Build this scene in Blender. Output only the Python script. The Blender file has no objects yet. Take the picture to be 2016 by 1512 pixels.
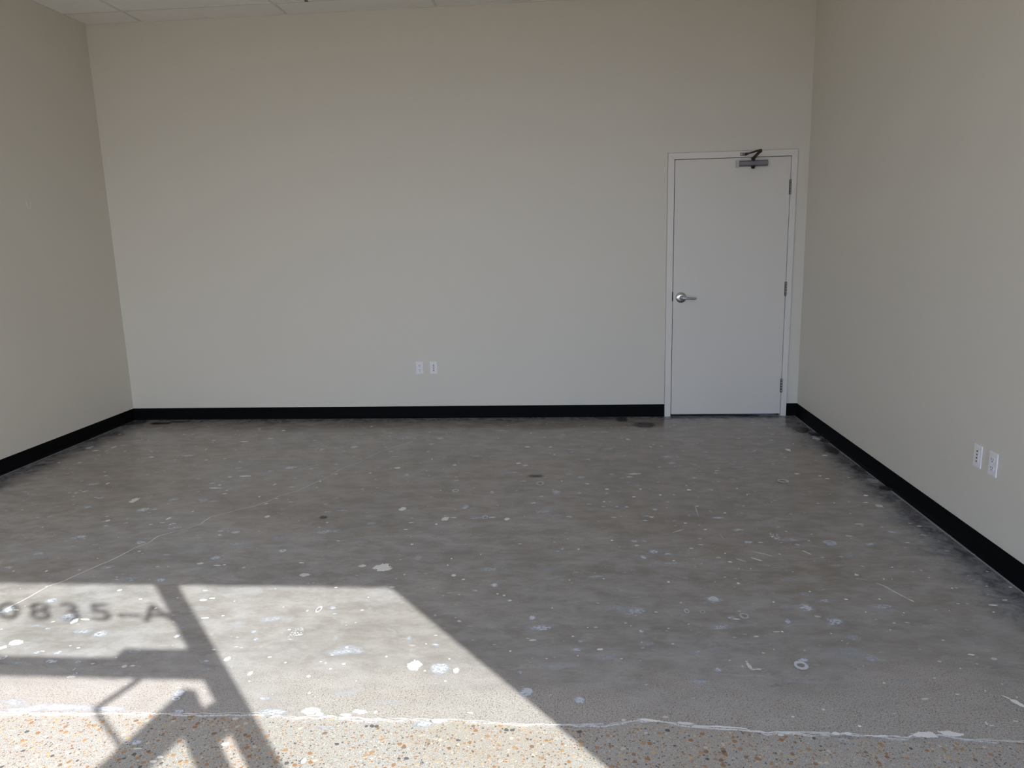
# Empty white-box shop unit seen from its open glass entrance: concrete floor with paint splatter,
# cream walls, black cove base, one white door with a closer, wall plates, suspended ceiling.
# World frame: left/back floor corner is the origin, x to the right, y away from the viewer (back wall y = 0), metres.
import bpy, bmesh, math, random
from mathutils import Vector, Matrix
random.seed(7)
C = bpy.context.scene.collection
PI = math.pi
WD, HC = 5.862, 3.346           # room width, ceiling height
YF = -6.45                      # outside face of the glass front
YE = -6.41                      # glass plane

# ---- wear on the floor, measured in millimetres on the floor plane: (x, y, half x, half y, strength %)
MARKS = {
    'B': [
        (1530,-3481,34,39,90), (1663,-3391,35,29,70), (1850,-3538,61,37,70), (1819,-3628,16,12,40), (1760,-3609,41,20,40),
        (2065,-3660,42,34,60), (1904,-3802,20,18,70), (1986,-3799,23,22,80), (2004,-3860,40,17,80), (2596,-3839,15,14,90),
        (2625,-3888,14,12,50), (2389,-3669,16,19,100), (2286,-3509,14,11,40), (2379,-3600,16,10,40), (2599,-4037,25,32,100),
        (2653,-4134,30,17,90), (2688,-3625,21,19,50), (2718,-3682,15,14,60), (2595,-4289,22,20,90), (1491,-3154,19,13,40),
        (1909,-3191,18,20,50), (2047,-3187,34,39,70), (2405,-4130,66,19,100), (2237,-4130,155,24,80), (2114,-4148,93,17,90),
        (2046,-4109,68,28,50), (2601,-3608,11,30,20), (1819,-3357,24,18,30), (3610,-3198,23,22,100), (3528,-3254,17,15,70),
        (3685,-3339,19,11,70), (3390,-3473,11,13,80), (3496,-3518,17,13,80), (3346,-3322,14,12,30), (2944,-3424,17,17,60),
        (2966,-3475,14,8,50), (3473,-3854,49,44,80), (3436,-3700,15,14,50), (3029,-3663,15,28,30), (2908,-4054,27,14,60),
        (2967,-4121,60,23,80), (3322,-3653,15,23,40), (3478,-4166,51,19,90), (3310,-4163,41,10,60), (3343,-4058,65,21,20),
        (3172,-4015,67,22,25), (3170,-4198,41,16,40), (4547,-3304,45,26,100), (4589,-3457,20,21,50), (3791,-3482,17,21,100),
        (3819,-3250,34,24,30), (4139,-3390,69,27,35), (3926,-3455,24,16,25), (4218,-3575,17,14,60), (4143,-3594,12,10,30),
        (4328,-3549,9,7,80), (3983,-3655,20,18,50), (3970,-3716,29,18,80), (4116,-3784,23,13,40), (4267,-3623,12,9,30),
        (3766,-3867,14,13,90), (3796,-3984,26,33,140), (3975,-4023,23,22,80), (3877,-3995,13,14,50), (4464,-3826,16,16,100),
        (4391,-3902,33,23,40), (4413,-3946,19,11,40), (4530,-3859,110,8,30), (4010,-4144,50,5,90), (4358,-3806,68,16,15),
        (4186,-3750,93,26,12), (4907,-3369,39,49,70), (4803,-3481,17,25,80), (4834,-3354,39,27,40), (4981,-3480,42,55,60),
        (5011,-3599,28,28,35), (4779,-3756,23,18,100), (5017,-3738,36,34,40), (5479,-3470,19,15,30), (5457,-3524,14,10,40),
        (5289,-3486,20,15,30), (4759,-4192,30,15,40), (4995,-4205,19,9,30), (4942,-3672,70,26,20), (4719,-3883,108,15,20),
        (5085,-3869,64,11,20), (1429,-2280,55,38,60), (1048,-2230,53,33,50), (1034,-2072,50,23,45), (846,-1957,30,25,45),
        (803,-1982,15,17,60), (802,-1812,58,31,40), (778,-1630,18,14,70), (380,-1327,18,13,60), (221,-1326,15,10,60),
        (190,-926,37,37,35), (1611,-1793,26,16,50), (1644,-1465,42,30,35), (1099,-732,27,18,50), (1585,-1312,33,16,40),
        (1518,-2103,41,46,40), (1712,-2113,57,45,40), (1328,-2046,46,16,35), (1356,-2531,30,19,50), (930,-2399,23,24,40),
        (866,-2414,16,9,50), (1312,-2687,72,39,50), (1278,-2748,18,10,50), (1358,-2805,21,8,50), (1246,-2912,68,31,50),
        (1205,-3071,43,24,60), (1789,-2894,13,7,60), (1701,-2758,42,33,60), (1918,-2907,43,26,50), (2195,-2939,42,33,70),
        (2384,-3045,17,13,80), (2147,-2612,32,21,80), (2057,-2596,22,18,60), (1821,-3161,9,8,90), (1891,-3077,19,10,40),
        (484,-1602,28,17,40), (1996,-2851,135,94,12), (2503,-2846,31,28,100), (3341,-2215,34,38,60), (3287,-2257,15,14,50),
        (3219,-1731,33,18,40), (2866,-1617,22,27,50), (2608,-1577,13,14,70), (2931,-696,46,39,40), (2892,-870,30,22,40),
        (2310,-935,50,36,50), (2181,-968,30,25,40), (2257,-1056,34,17,40), (2082,-1002,35,42,35), (1551,-681,37,20,50),
        (1674,-854,31,19,40), (2008,-1461,64,33,50), (1902,-1539,45,29,45), (2164,-1488,23,18,60), (2310,-1378,28,21,40),
        (2131,-1692,35,27,30), (3529,-2188,11,10,50), (2583,-2534,18,8,50), (2656,-2807,40,40,30), (2641,-2279,45,17,35),
        (4389,-757,24,26,60), (3936,-1607,34,27,40), (4022,-1671,37,26,40), (3866,-1964,39,47,45), (3771,-2037,27,16,60),
        (3734,-2148,26,13,60), (4167,-1985,23,23,40), (4792,-1909,38,35,30), (4635,-1367,34,29,40), (4543,-1454,25,11,50),
        (4783,-1406,13,7,70), (4925,-1483,17,11,50), (4888,-1587,37,13,40), (4733,-1685,24,16,50), (4744,-2372,48,14,80),
        (4423,-2249,18,16,80), (4495,-2217,18,14,40), (4269,-2207,11,12,60), (4211,-2203,13,15,40), (4134,-2200,22,15,40),
        (3940,-2362,25,19,50), (4186,-2369,21,9,60), (4630,-2479,12,13,50), (4817,-2538,36,19,50), (4353,-2415,21,13,50),
        (4270,-2698,23,18,60), (4321,-2697,19,18,50), (3936,-2676,10,7,60), (3908,-2796,16,16,60), (4349,-2822,28,38,70),
        (4296,-2890,18,32,80), (4417,-2848,28,19,70), (4319,-2982,15,21,40), (4601,-2665,16,16,40), (4832,-2697,35,21,100),
        (4557,-2956,9,8,80), (3865,-3026,60,41,25), (4460,-3106,17,26,30), (4106,-2183,221,84,10), (3813,-2289,109,101,10),
        (5583,-2558,32,22,70), (5344,-2612,14,12,100), (5031,-2497,20,11,40), (5225,-2714,46,32,70), (5062,-2732,19,16,50),
        (5671,-2682,18,11,40), (5758,-2673,15,16,40), (5715,-2593,19,17,40), (5786,-751,42,54,40), (5814,-1743,61,50,30),
        (5847,-2607,37,33,40), (5988,-1815,37,36,20), (5913,-2717,48,39,25),
    ],
    'W': [
        (1894,-3568,15,23,100), (1927,-3552,28,7,100), (1770,-3737,29,23,100), (1742,-3775,16,13,100), (2063,-3372,9,6,100),
        (1923,-3795,10,4,100), (2047,-3767,8,4,100), (2129,-3910,4,12,70), (2150,-3956,18,9,80), (2306,-3885,12,11,80),
        (2334,-3880,12,7,80), (2670,-3824,13,18,100), (2796,-3913,9,15,100), (2814,-3959,5,5,100), (2348,-3372,20,10,100),
        (2380,-3356,14,7,100), (2436,-3526,16,8,100), (2501,-3506,8,5,100), (2493,-3380,4,5,100), (2315,-3283,12,7,70),
        (2177,-3451,6,7,100), (1917,-3293,12,9,100), (2619,-4319,16,5,80), (2707,-4354,12,7,100), (2698,-4373,12,7,100),
        (2859,-4166,13,8,70), (2879,-4289,12,10,90), (1837,-3186,9,5,70), (1994,-3182,2,5,100), (2161,-4255,13,4,80),
        (2354,-4314,6,8,100), (2714,-3118,27,19,80), (3411,-3109,12,16,100), (3461,-3147,9,6,100), (3659,-3296,7,7,80),
        (3630,-3283,6,7,80), (2844,-3455,5,8,100), (2729,-3425,4,4,100), (2825,-3608,8,7,100), (3095,-3730,8,7,100),
        (3264,-3788,5,6,100), (2824,-3805,7,5,100), (2898,-3839,5,5,100), (3079,-3872,6,5,100), (3119,-3842,6,4,100),
        (3057,-3782,7,5,100), (3028,-3828,7,4,100), (3050,-3836,5,3,100), (3015,-3922,8,8,100), (3194,-3943,3,4,100),
        (3379,-3841,30,34,100), (3537,-3864,12,18,100), (3425,-3873,6,7,100), (3509,-3931,6,5,100), (3501,-3795,4,4,100),
        (3052,-4020,6,7,100), (3080,-4040,3,4,100), (3092,-4113,35,21,100), (3126,-4132,15,11,100), (3254,-4113,30,13,100),
        (3216,-4131,23,10,100), (3308,-4113,7,9,100), (3152,-4351,9,14,100), (3395,-3695,5,4,100), (2900,-3241,9,6,100),
        (3071,-3329,3,5,100), (3721,-3734,4,5,100), (3525,-4151,25,13,80), (4380,-3150,6,8,100), (4682,-3155,6,8,100),
        (4095,-3125,4,5,100), (3942,-3142,3,5,100), (4013,-3554,4,4,100), (4183,-3537,3,4,100), (3870,-3401,3,4,100),
        (3954,-3622,5,4,100), (4056,-3711,13,8,90), (3972,-3757,4,3,100), (4213,-3657,3,4,100), (3857,-3781,5,4,100),
        (4516,-3769,5,4,70), (4574,-3773,8,4,80), (4553,-3805,5,10,60), (4596,-3821,19,5,80), (4246,-4100,10,6,70),
        (4112,-4121,8,8,80), (4175,-4181,8,6,70), (4193,-4118,44,8,100), (4304,-4129,32,7,90), (4349,-4144,40,6,80),
        (4425,-4154,39,4,80), (4502,-4160,31,4,80), (5222,-3060,11,6,100), (4966,-3226,6,7,100), (4788,-3323,5,6,100),
        (5092,-3292,9,7,100), (5230,-3286,5,7,100), (5323,-3098,5,6,80), (5571,-3179,4,5,100), (5725,-3156,5,5,80),
        (5818,-3163,8,5,100), (5662,-3326,18,7,90), (5630,-3385,5,4,100), (5463,-3379,4,4,100), (5131,-3399,5,4,100),
        (5278,-3400,4,4,100), (5170,-3535,5,3,100), (4929,-3441,15,9,60), (4758,-3562,5,7,100), (4961,-3620,2,4,100),
        (4938,-3570,3,4,100), (4974,-3788,4,6,60), (5384,-3702,14,6,100), (5448,-3726,10,8,70), (5250,-3750,8,6,80),
        (5300,-3791,3,3,100), (5004,-3889,5,4,100), (5390,-3880,3,3,100), (5314,-3921,4,3,100), (5213,-3944,7,4,80),
        (4754,-4043,6,6,80), (4836,-4122,7,6,100), (4657,-4158,97,4,80), (4786,-4158,17,8,100), (4752,-4159,14,9,100),
        (5019,-4153,42,17,100), (5093,-4146,42,13,100), (4881,-4166,31,5,100), (4948,-4169,30,3,70), (4583,-4173,11,8,80),
        (5178,-4168,34,4,60), (5250,-4171,37,3,50), (5396,-3952,3,3,100), (1277,-2121,23,41,80), (900,-1799,9,18,70),
        (383,-921,19,22,60), (298,-1018,24,13,60), (394,-1029,10,14,70), (550,-1038,5,12,100), (181,-523,15,11,100),
        (853,-1198,22,12,60), (1662,-2421,12,20,80), (1721,-2508,7,8,80), (1748,-2309,5,9,100), (1779,-1939,8,11,90),
        (1794,-1997,17,7,70), (1677,-1892,44,10,80), (1681,-1831,16,10,70), (1772,-1648,40,10,80), (1673,-1665,13,7,70),
        (1373,-774,32,11,70), (1170,-992,6,11,70), (1311,-1273,10,11,60), (1322,-2455,14,14,70), (1432,-3108,6,10,100),
        (1756,-2868,9,9,70), (2150,-3007,18,14,70), (2244,-3027,24,7,80), (2276,-3019,8,5,80), (1955,-3047,10,6,70),
        (2009,-3046,8,5,70), (2077,-2654,14,6,80), (1005,-2559,3,6,100), (1522,-2835,3,6,70), (2979,-2256,23,27,100),
        (3254,-2407,23,27,80), (3599,-2403,16,17,100), (3061,-3030,44,47,120), (2957,-3014,22,15,80), (2648,-2986,15,7,80),
        (2228,-2381,16,16,80), (2134,-2173,10,11,80), (2605,-2470,7,5,100), (2746,-2720,12,3,100), (3142,-2758,9,10,80),
        (3066,-2563,13,7,70), (3219,-2485,7,8,100), (3208,-2919,19,27,40), (3124,-2940,6,4,70), (3372,-2925,4,7,100),
        (3508,-2871,4,6,100), (3180,-3105,5,5,100), (2767,-1469,22,12,70), (3152,-1404,13,9,90), (2970,-1259,6,13,100),
        (2906,-1073,12,10,70), (1559,-428,17,13,80), (2277,-309,11,11,100), (2044,-1823,10,18,60), (2176,-1868,19,7,80),
        (2324,-1758,8,12,80), (2381,-1602,13,7,70), (3515,-2381,22,5,80), (2737,-3113,2,5,100), (2040,-2054,8,9,70),
        (3639,-560,10,12,100), (3635,-958,24,10,80), (3802,-960,12,10,70), (3835,-1158,7,8,80), (4536,-969,9,10,70),
        (4617,-953,14,9,70), (3591,-1370,18,12,90), (3642,-1415,22,9,80), (3895,-1749,8,10,90), (4364,-1605,45,13,60),
        (4326,-1666,25,10,50), (4171,-1904,14,10,100), (4375,-1903,8,9,100), (4144,-2123,7,8,100), (4323,-2041,14,8,100),
        (4481,-2007,8,9,100), (4509,-2127,11,4,100), (4561,-2002,6,6,80), (4664,-1918,14,11,70), (4988,-2000,4,8,80),
        (4955,-1889,4,9,80), (4668,-2193,9,7,80), (4800,-2299,9,7,100), (4389,-2367,17,9,80), (4560,-2453,10,6,100),
        (4649,-2541,10,7,100), (4278,-2751,13,11,60), (3987,-2803,6,7,100), (4157,-2690,7,7,100), (4592,-2737,16,6,60),
        (4538,-2782,11,6,70), (4434,-2926,7,6,100), (4694,-2936,9,6,100), (4649,-2890,14,10,50), (4690,-2838,5,5,100),
        (4771,-3008,4,5,100), (4717,-3008,4,4,100), (5492,-1058,18,23,70), (5575,-897,5,10,70), (5700,-1194,21,9,60),
        (5393,-1604,18,8,80), (5523,-1646,12,6,60), (5548,-1700,16,6,70), (5662,-2012,14,10,80), (5617,-2130,14,5,70),
        (5668,-2185,22,26,55), (5441,-2137,5,6,70), (5460,-2454,30,7,60), (5055,-2561,8,7,60), (5131,-2680,9,5,100),
        (4945,-2843,9,7,70), (5470,-2300,7,4,80), (5558,-2493,8,6,60), (5600,-2692,12,6,60), (5848,-2826,11,3,80),
        (5854,-2869,6,6,80), (5409,-2976,6,4,100), (5523,-3006,8,9,50), (5804,-3012,8,6,90),
    ],
    'R': [
        (1801,-3845,13,15,100), (2114,-3864,10,8,100), (2152,-3938,8,9,100), (2286,-3784,25,13,60), (2605,-4069,16,11,100),
        (2889,-3442,13,31,100), (4547,-3304,21,21,100), (4419,-3411,12,21,70), (4482,-3416,13,16,60), (4642,-3445,20,26,60),
        (4759,-3792,27,28,100), (3242,-1938,24,26,50), (3475,-2381,18,25,60), (3758,-1795,28,33,50), (5265,-1748,39,27,60),
        (5224,-2698,34,21,70),
    ],
    'P': [
        (2865,-3639,31,57,100), (3398,-474,84,25,50), (4982,-2629,32,45,100),
    ],
    'D': [
        (103,-111,98,63,100), (337,-164,120,38,90), (35,-157,36,71,80), (109,-534,91,30,50), (62,-735,66,28,50),
        (478,-97,121,29,70), (2557,-2391,30,25,70), (3727,-1645,63,21,80), (4230,-79,65,35,80), (4390,-129,59,59,90),
        (4555,-310,114,73,60), (5069,24,270,33,140), (5389,5,213,28,140), (4851,21,81,24,120), (5754,-482,78,80,80),
        (5821,-640,57,57,70), (5792,-1061,53,97,70), (5836,-823,55,53,60), (5832,-1887,59,47,70), (5818,-1509,48,55,60),
    ],
}
STROKES = [(5282, -3140, 5361, -3312, 2, 70),
           (5342, -3274, 5364, -3312, 4, 80),
           (5352, -3942, 5375, -3969, 4, 100),
           (5368, -3960, 5393, -4006, 11, 120),
           (5062, -2794, 5100, -2857, 3, 80),
           (5215, -3043, 5230, -3068, 3, 90),
           (5274, -2959, 5287, -2977, 3, 60),
           (5269, -3130, 5315, -3190, 2, 60),
           (4656, -2158, 4645, -2368, 4, 50),
           (4474, -2586, 4540, -2537, 4, 70),
           (4803, -2887, 4849, -2926, 6, 80),
           (4828, -2820, 4882, -2845, 5, 60),
           (4726, -2896, 4771, -2933, 5, 60),
           (4877, -2842, 4905, -2871, 4, 60),
           (4575, -3778, 4581, -3828, 8, 80),
           (4577, -3828, 4615, -3815, 4, 80),
           (5229, -4082, 5225, -4104, 4, 80),
           (5226, -4102, 5246, -4103, 4, 80),
           (4373, -783, 4421, -784, 4, 50),
           (4711, -2591, 4720, -2690, 3, 40),
           (1525, -3504, 1524, -3436, 5, 90)]
CRACK = [(1518, -3509), (1514, -3476), (1530, -3412), (1542, -3334), (1554, -3258), (1591, -3205), (1614, -3137), (1629, -3083), (1662, -3003), (1693, -2903), (1706, -2824), (1741, -2765), (1743, -2671), (1821, -2590), (1890, -2496), (1896, -2389), (1991, -2296), (2013, -2260), (2077, -2217), (2129, -2133), (2160, -2030), (2239, -1935), (2290, -1797), (2349, -1638), (2380, -1483), (2454, -1364), (2484, -1240), (2551, -1059), (2629, -939), (2733, -776)]
EDGE = [(1942, -4171), (2047, -4168), (2255, -4159), (2479, -4150), (2705, -4146), (2916, -4132), (3015, -4149), (3148, -4141), (3285, -4149), (3417, -4143), (3581, -4139), (3746, -4152), (3875, -4152), (4035, -4146), (4148, -4121), (4227, -4123), (4289, -4133), (4381, -4142), (4502, -4154), (4546, -4164), (4682, -4165), (4804, -4160), (4955, -4169), (5060, -4152), (5126, -4168), (5211, -4171), (5293, -4170), (5384, -4170)]
SUN, SKY, SKY_MIX, SKY_COL, SKY_LOW, EXPO = 7.5, 0.88, 0.88, (0.95, 1.32, 2.1, 1), (2.3, 2.72, 3.75, 1), 0.37

# ------------------------------------------------------------------ helpers
def tag(o, label=None, cat=None, group=None, kind=None):
    if label: o['label'] = label
    if cat: o['category'] = cat
    if group: o['group'] = group
    if kind: o['kind'] = kind
    return o

def empty(name, loc=(0, 0, 0)):
    o = bpy.data.objects.new(name, None)
    o.empty_display_size = 0.05
    o.location = loc
    C.objects.link(o)
    return o

def link(name, bm, mat, parent=None, smooth=False, bevel=0.0, seg=2):
    me = bpy.data.meshes.new(name)
    bmesh.ops.recalc_face_normals(bm, faces=bm.faces)
    bm.to_mesh(me); bm.free()
    if smooth:
        for p in me.polygons: p.use_smooth = True
    me.materials.append(mat)
    o = bpy.data.objects.new(name, me)
    C.objects.link(o)
    if parent:
        o.parent = parent
    if bevel:
        b = o.modifiers.new('Bevel', 'BEVEL'); b.width = bevel; b.segments = seg; b.limit_method = 'ANGLE'
    return o

def box(bm, x0, x1, y0, y1, z0, z1):
    m = Matrix.LocRotScale(((x0+x1)/2, (y0+y1)/2, (z0+z1)/2), None, (abs(x1-x0), abs(y1-y0), abs(z1-z0)))
    return bmesh.ops.create_cube(bm, size=1, matrix=m)['verts']

def lathe(bm, prof, n=32, mat=Matrix.Identity(4)):
    """prof: (radius, height) pairs turned about local z"""
    rings = []
    for r, h in prof:
        if r < 1e-6:
            rings.append([bm.verts.new(mat @ Vector((0, 0, h)))])
        else:
            rings.append([bm.verts.new(mat @ Vector((r*math.cos(2*PI*i/n), r*math.sin(2*PI*i/n), h))) for i in range(n)])
    for a, b in zip(rings, rings[1:]):
        for i in range(n):
            j = (i+1) % n
            vs = ([a[0]] if len(a) == 1 else [a[i], a[j]]) + ([b[0]] if len(b) == 1 else [b[j], b[i]])
            if len(vs) > 2: bm.faces.new(vs)
    for r in (rings[0], rings[-1]):
        if len(r) > 2: bm.faces.new(r)

def tube(bm, pts, rad, n=12, flat=1.0):
    """a bar along pts; rad may be one number or a list; flat squeezes it in the second direction"""
    pts = [Vector(p) for p in pts]
    rads = rad if isinstance(rad, (list, tuple)) else [rad]*len(pts)
    rings = []
    for i, p in enumerate(pts):
        d = (pts[min(i+1, len(pts)-1)] - pts[max(i-1, 0)]).normalized()
        up = Vector((0, 0, 1)) if abs(d.z) < 0.9 else Vector((0, 1, 0))
        s = d.cross(up).normalized(); u = s.cross(d).normalized()
        rings.append([bm.verts.new(p + rads[i]*(math.cos(2*PI*k/n)*s + flat*math.sin(2*PI*k/n)*u)) for k in range(n)])
    for a, b in zip(rings, rings[1:]):
        for k in range(n):
            bm.faces.new((a[k], a[(k+1) % n], b[(k+1) % n], b[k]))
    bm.faces.new(rings[0]); bm.faces.new(list(reversed(rings[-1])))

def prism(bm, prof, axis, a, b):
    """extrude a closed 2-D profile along an axis: 'x' takes (y, z), 'y' takes (x, z), 'z' takes (x, y)"""
    def v(p, t):
        return {'x': (t, p[0], p[1]), 'y': (p[0], t, p[1]), 'z': (p[0], p[1], t)}[axis]
    A = [bm.verts.new(v(p, a)) for p in prof]; B = [bm.verts.new(v(p, b)) for p in prof]
    n = len(prof)
    for i in range(n):
        bm.faces.new((A[i], A[(i+1) % n], B[(i+1) % n], B[i]))
    bm.faces.new(A); bm.faces.new(list(reversed(B)))

# ------------------------------------------------------------------ materials
class NT:
    def __init__(s, name):
        s.m = bpy.data.materials.new(name); s.m.use_nodes = True
        s.t = s.m.node_tree; s.t.nodes.clear()
        s.out = s.n('ShaderNodeOutputMaterial')
    def n(s, ty, **kw):
        x = s.t.nodes.new(ty)
        for k, v in kw.items():
            if hasattr(x, k): setattr(x, k, v)
            else: x.inputs[k.replace('_', ' ')].default_value = v
        return x
    def l(s, a, b): s.t.links.new(a, b)
    def put(s, v, sock):
        if hasattr(v, 'is_output'): s.l(v, sock)
        else: sock.default_value = v
    def math(s, op, a, b=0.0, c=None, clamp=False):
        x = s.n('ShaderNodeMath', operation=op, use_clamp=clamp)
        s.put(a, x.inputs[0]); s.put(b, x.inputs[1])
        if c is not None: s.put(c, x.inputs[2])
        return x.outputs[0]
    def ramp01(s, v, lo, hi, o0=0.0, o1=1.0):
        x = s.n('ShaderNodeMapRange', interpolation_type='SMOOTHSTEP')
        s.put(v, x.inputs['Value'])
        for k, q in (('From Min', lo), ('From Max', hi), ('To Min', o0), ('To Max', o1)): x.inputs[k].default_value = q
        return x.outputs[0]
    def noise(s, vec, scale, detail=3, rough=0.5, dist=0.0):
        x = s.n('ShaderNodeTexNoise', Scale=scale, Detail=detail, Roughness=rough, Distortion=dist)
        if vec: s.l(vec, x.inputs['Vector'])
        return x.outputs['Fac']
    def mix(s, f, a, b, blend='MIX'):
        x = s.n('ShaderNodeMix', data_type='RGBA', blend_type=blend)
        s.put(f, x.inputs[0]); s.put(a, x.inputs[6]); s.put(b, x.inputs[7])
        return x.outputs[2]
    def coords(s, stretch=None):
        x = s.n('ShaderNodeTexCoord').outputs['Object']
        if stretch:
            mp = s.n('ShaderNodeMapping'); mp.inputs['Scale'].default_value = stretch
            s.l(x, mp.inputs['Vector']); return mp.outputs[0]
        return x
    def bsdf(s, col, rough=0.5, metal=0.0, spec=0.5, bump=None, bstr=0.1, bdist=0.001):
        p = s.n('ShaderNodeBsdfPrincipled')
        s.put(col, p.inputs['Base Color']); s.put(rough, p.inputs['Roughness']); s.put(metal, p.inputs['Metallic'])
        s.put(spec, p.inputs['Specular IOR Level'])
        if bump is not None:
            b = s.n('ShaderNodeBump', Strength=bstr, Distance=bdist); s.l(bump, b.inputs['Height']); s.l(b.outputs[0], p.inputs['Normal'])
        return p.outputs[0]
    def done(s, sh): s.l(sh, s.out.inputs['Surface']); return s.m

def rgb(r, g, b): return (r, g, b, 1)

def plain(name, col, rough=0.5, metal=0.0, spec=0.5, var=0.06, scale=40, bstr=0.0):
    t = NT(name); co = t.coords()
    n = t.noise(co, scale, 4)
    c = t.mix(n, rgb(*[v*(1-var) for v in col]), rgb(*[min(1, v*(1+var)) for v in col]))
    return t.done(t.bsdf(c, rough, metal, spec, n if bstr else None, bstr))

def wall_paint():
    t = NT('cream_wall_paint'); co = t.coords()
    big = t.noise(co, 1.1, 3)
    c = t.mix(big, rgb(*WALL_A), rgb(*WALL_B))
    peel = t.noise(co, 260, 2)
    flat = t.noise(co, 2.2, 2)
    h = t.math('ADD', t.math('MULTIPLY', peel, 0.25), t.math('MULTIPLY', flat, 3.0))
    return t.done(t.bsdf(c, 0.45, 0, 0.35, h, 0.12, 0.002))

def concrete():
    t = NT('worn_polished_concrete'); co = t.coords()
    sep = t.n('ShaderNodeSeparateXYZ'); t.l(co, sep.inputs[0]); X, Y = sep.outputs[0], sep.outputs[1]
    st = t.coords((1.0, 2.2, 1.0))
    big = t.noise(co, 0.9, 4, 0.55, 0.6)
    med = t.noise(st, 3.2, 5, 0.6, 0.4)
    warm, cool, brown = rgb(0.390, 0.366, 0.351), rgb(0.390, 0.380, 0.381), rgb(0.285, 0.254, 0.227)
    c = t.mix(t.ramp01(big, 0.40, 0.60), warm, cool)
    side = t.ramp01(t.math('ADD', X, t.math('MULTIPLY', t.math('SUBTRACT', big, 0.5), 3.0)), 2.0, 4.6)
    c = t.mix(t.math('MULTIPLY', side, 0.45), c, brown)
    c = t.mix(t.ramp01(med, 0.45, 0.72, 0.0, 0.35), c, rgb(0.42, 0.405, 0.395))
    c = t.mix(t.ramp01(t.noise(st, 1.3, 2, 0.5, 0.6), 0.45, 0.75, 0.0, 0.35), c, rgb(0.215, 0.20, 0.185))
    mott = t.noise(t.coords((1.0, 1.7, 1.0)), 6.5, 7, 0.70, 0.25)
    c = t.mix(1.0, c, t.mix(t.ramp01(mott, 0.32, 0.68), rgb(0.78, 0.76, 0.74), rgb(1.10, 1.10, 1.11)), 'MULTIPLY')
    tan = t.noise(co, 0.55, 3, 0.5, 0.3)
    c = t.mix(t.math('MULTIPLY', t.ramp01(t.math('ADD', tan, t.math('MULTIPLY', Y, 0.10)), 0.18, 0.42), 0.75), c, t.mix(1.0, c, rgb(0.88, 0.83, 0.77), 'MULTIPLY'))
    # pale dusty haze worn into the surface
    dust = t.noise(st, 9.0, 6, 0.7, 0.8)
    c = t.mix(t.ramp01(dust, 0.54, 0.76, 0.0, 0.32), c, rgb(0.60, 0.60, 0.62))
    # the finish is ground away towards the old edge: sandy grain with dark aggregate showing
    wear = t.ramp01(t.math('ADD', Y, t.math('ADD', t.math('ADD', t.math('MULTIPLY', t.math('SUBTRACT', big, 0.5), 0.35), t.math('MULTIPLY', t.math('SUBTRACT', med, 0.5), 0.6)), t.math('MULTIPLY_ADD', X, -0.04, 0.12))), -3.70, -4.14)
    sand = t.noise(co, 210, 3, 0.7)
    sandc = t.mix(t.ramp01(sand, 0.36, 0.62), rgb(0.26, 0.232, 0.205), rgb(0.60, 0.55, 0.50))
    c = t.mix(t.math('MULTIPLY', wear, 0.68), c, sandc)
    v = t.n('ShaderNodeTexVoronoi', Scale=125.0); t.l(co, v.inputs['Vector'])
    vs = t.n('ShaderNodeSeparateColor'); t.l(v.outputs['Color'], vs.inputs[0])
    chip = t.math('MULTIPLY', t.ramp01(v.outputs['Distance'], 0.36, 0.28), t.ramp01(vs.outputs[0], 0.66, 0.70))
    c = t.mix(t.math('MULTIPLY', chip, t.math('ADD', t.math('MULTIPLY', wear, 0.62), 0.05)), c, t.mix(vs.outputs[1], rgb(0.10, 0.095, 0.09), rgb(0.24, 0.17, 0.13)))
    fine = t.noise(co, 420, 2)
    c = t.mix(t.ramp01(fine, 0.60, 0.75, 0.0, 0.45), c, rgb(0.15, 0.14, 0.132))
    c = t.mix(t.ramp01(t.noise(co, 330, 2), 0.64, 0.74, 0.0, 0.5), c, rgb(0.52, 0.50, 0.48))
    # tiny pale paint specks everywhere
    v2 = t.n('ShaderNodeTexVoronoi', Scale=26.0); t.l(co, v2.inputs['Vector'])
    s2 = t.n('ShaderNodeSeparateColor'); t.l(v2.outputs['Color'], s2.inputs[0])
    dot = t.math('MULTIPLY', t.ramp01(v2.outputs['Distance'], 0.085, 0.06), t.ramp01(s2.outputs[0], 0.82, 0.84))
    c = t.mix(t.math('MULTIPLY', dot, 0.8), c, rgb(0.58, 0.57, 0.54))
    # old adhesive and dirt in a band along the walls
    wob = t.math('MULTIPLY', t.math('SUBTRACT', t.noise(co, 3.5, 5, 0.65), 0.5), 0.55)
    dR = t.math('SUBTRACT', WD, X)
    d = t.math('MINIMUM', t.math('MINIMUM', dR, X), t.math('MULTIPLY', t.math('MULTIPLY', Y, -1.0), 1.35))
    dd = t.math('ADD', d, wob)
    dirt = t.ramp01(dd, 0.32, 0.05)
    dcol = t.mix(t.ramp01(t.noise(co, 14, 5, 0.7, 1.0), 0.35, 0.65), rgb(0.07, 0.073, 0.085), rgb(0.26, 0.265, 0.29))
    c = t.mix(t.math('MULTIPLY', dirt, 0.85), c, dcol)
    lip = t.ramp01(t.math('ADD', d, t.math('MULTIPLY', wob, 0.05)), 0.030, 0.022)
    c = t.mix(t.math('MULTIPLY', lip, 0.75), c, rgb(0.50, 0.50, 0.51))
    rgh = t.ramp01(wear, 0.0, 1.0, FLOOR_R0, 0.65)
    h = t.math('ADD', t.math('MULTIPLY', sand, wear), t.math('MULTIPLY', fine, 0.15))
    return t.done(t.bsdf(c, rgh, 0, 0.34, h, 0.25, 0.002))

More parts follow.
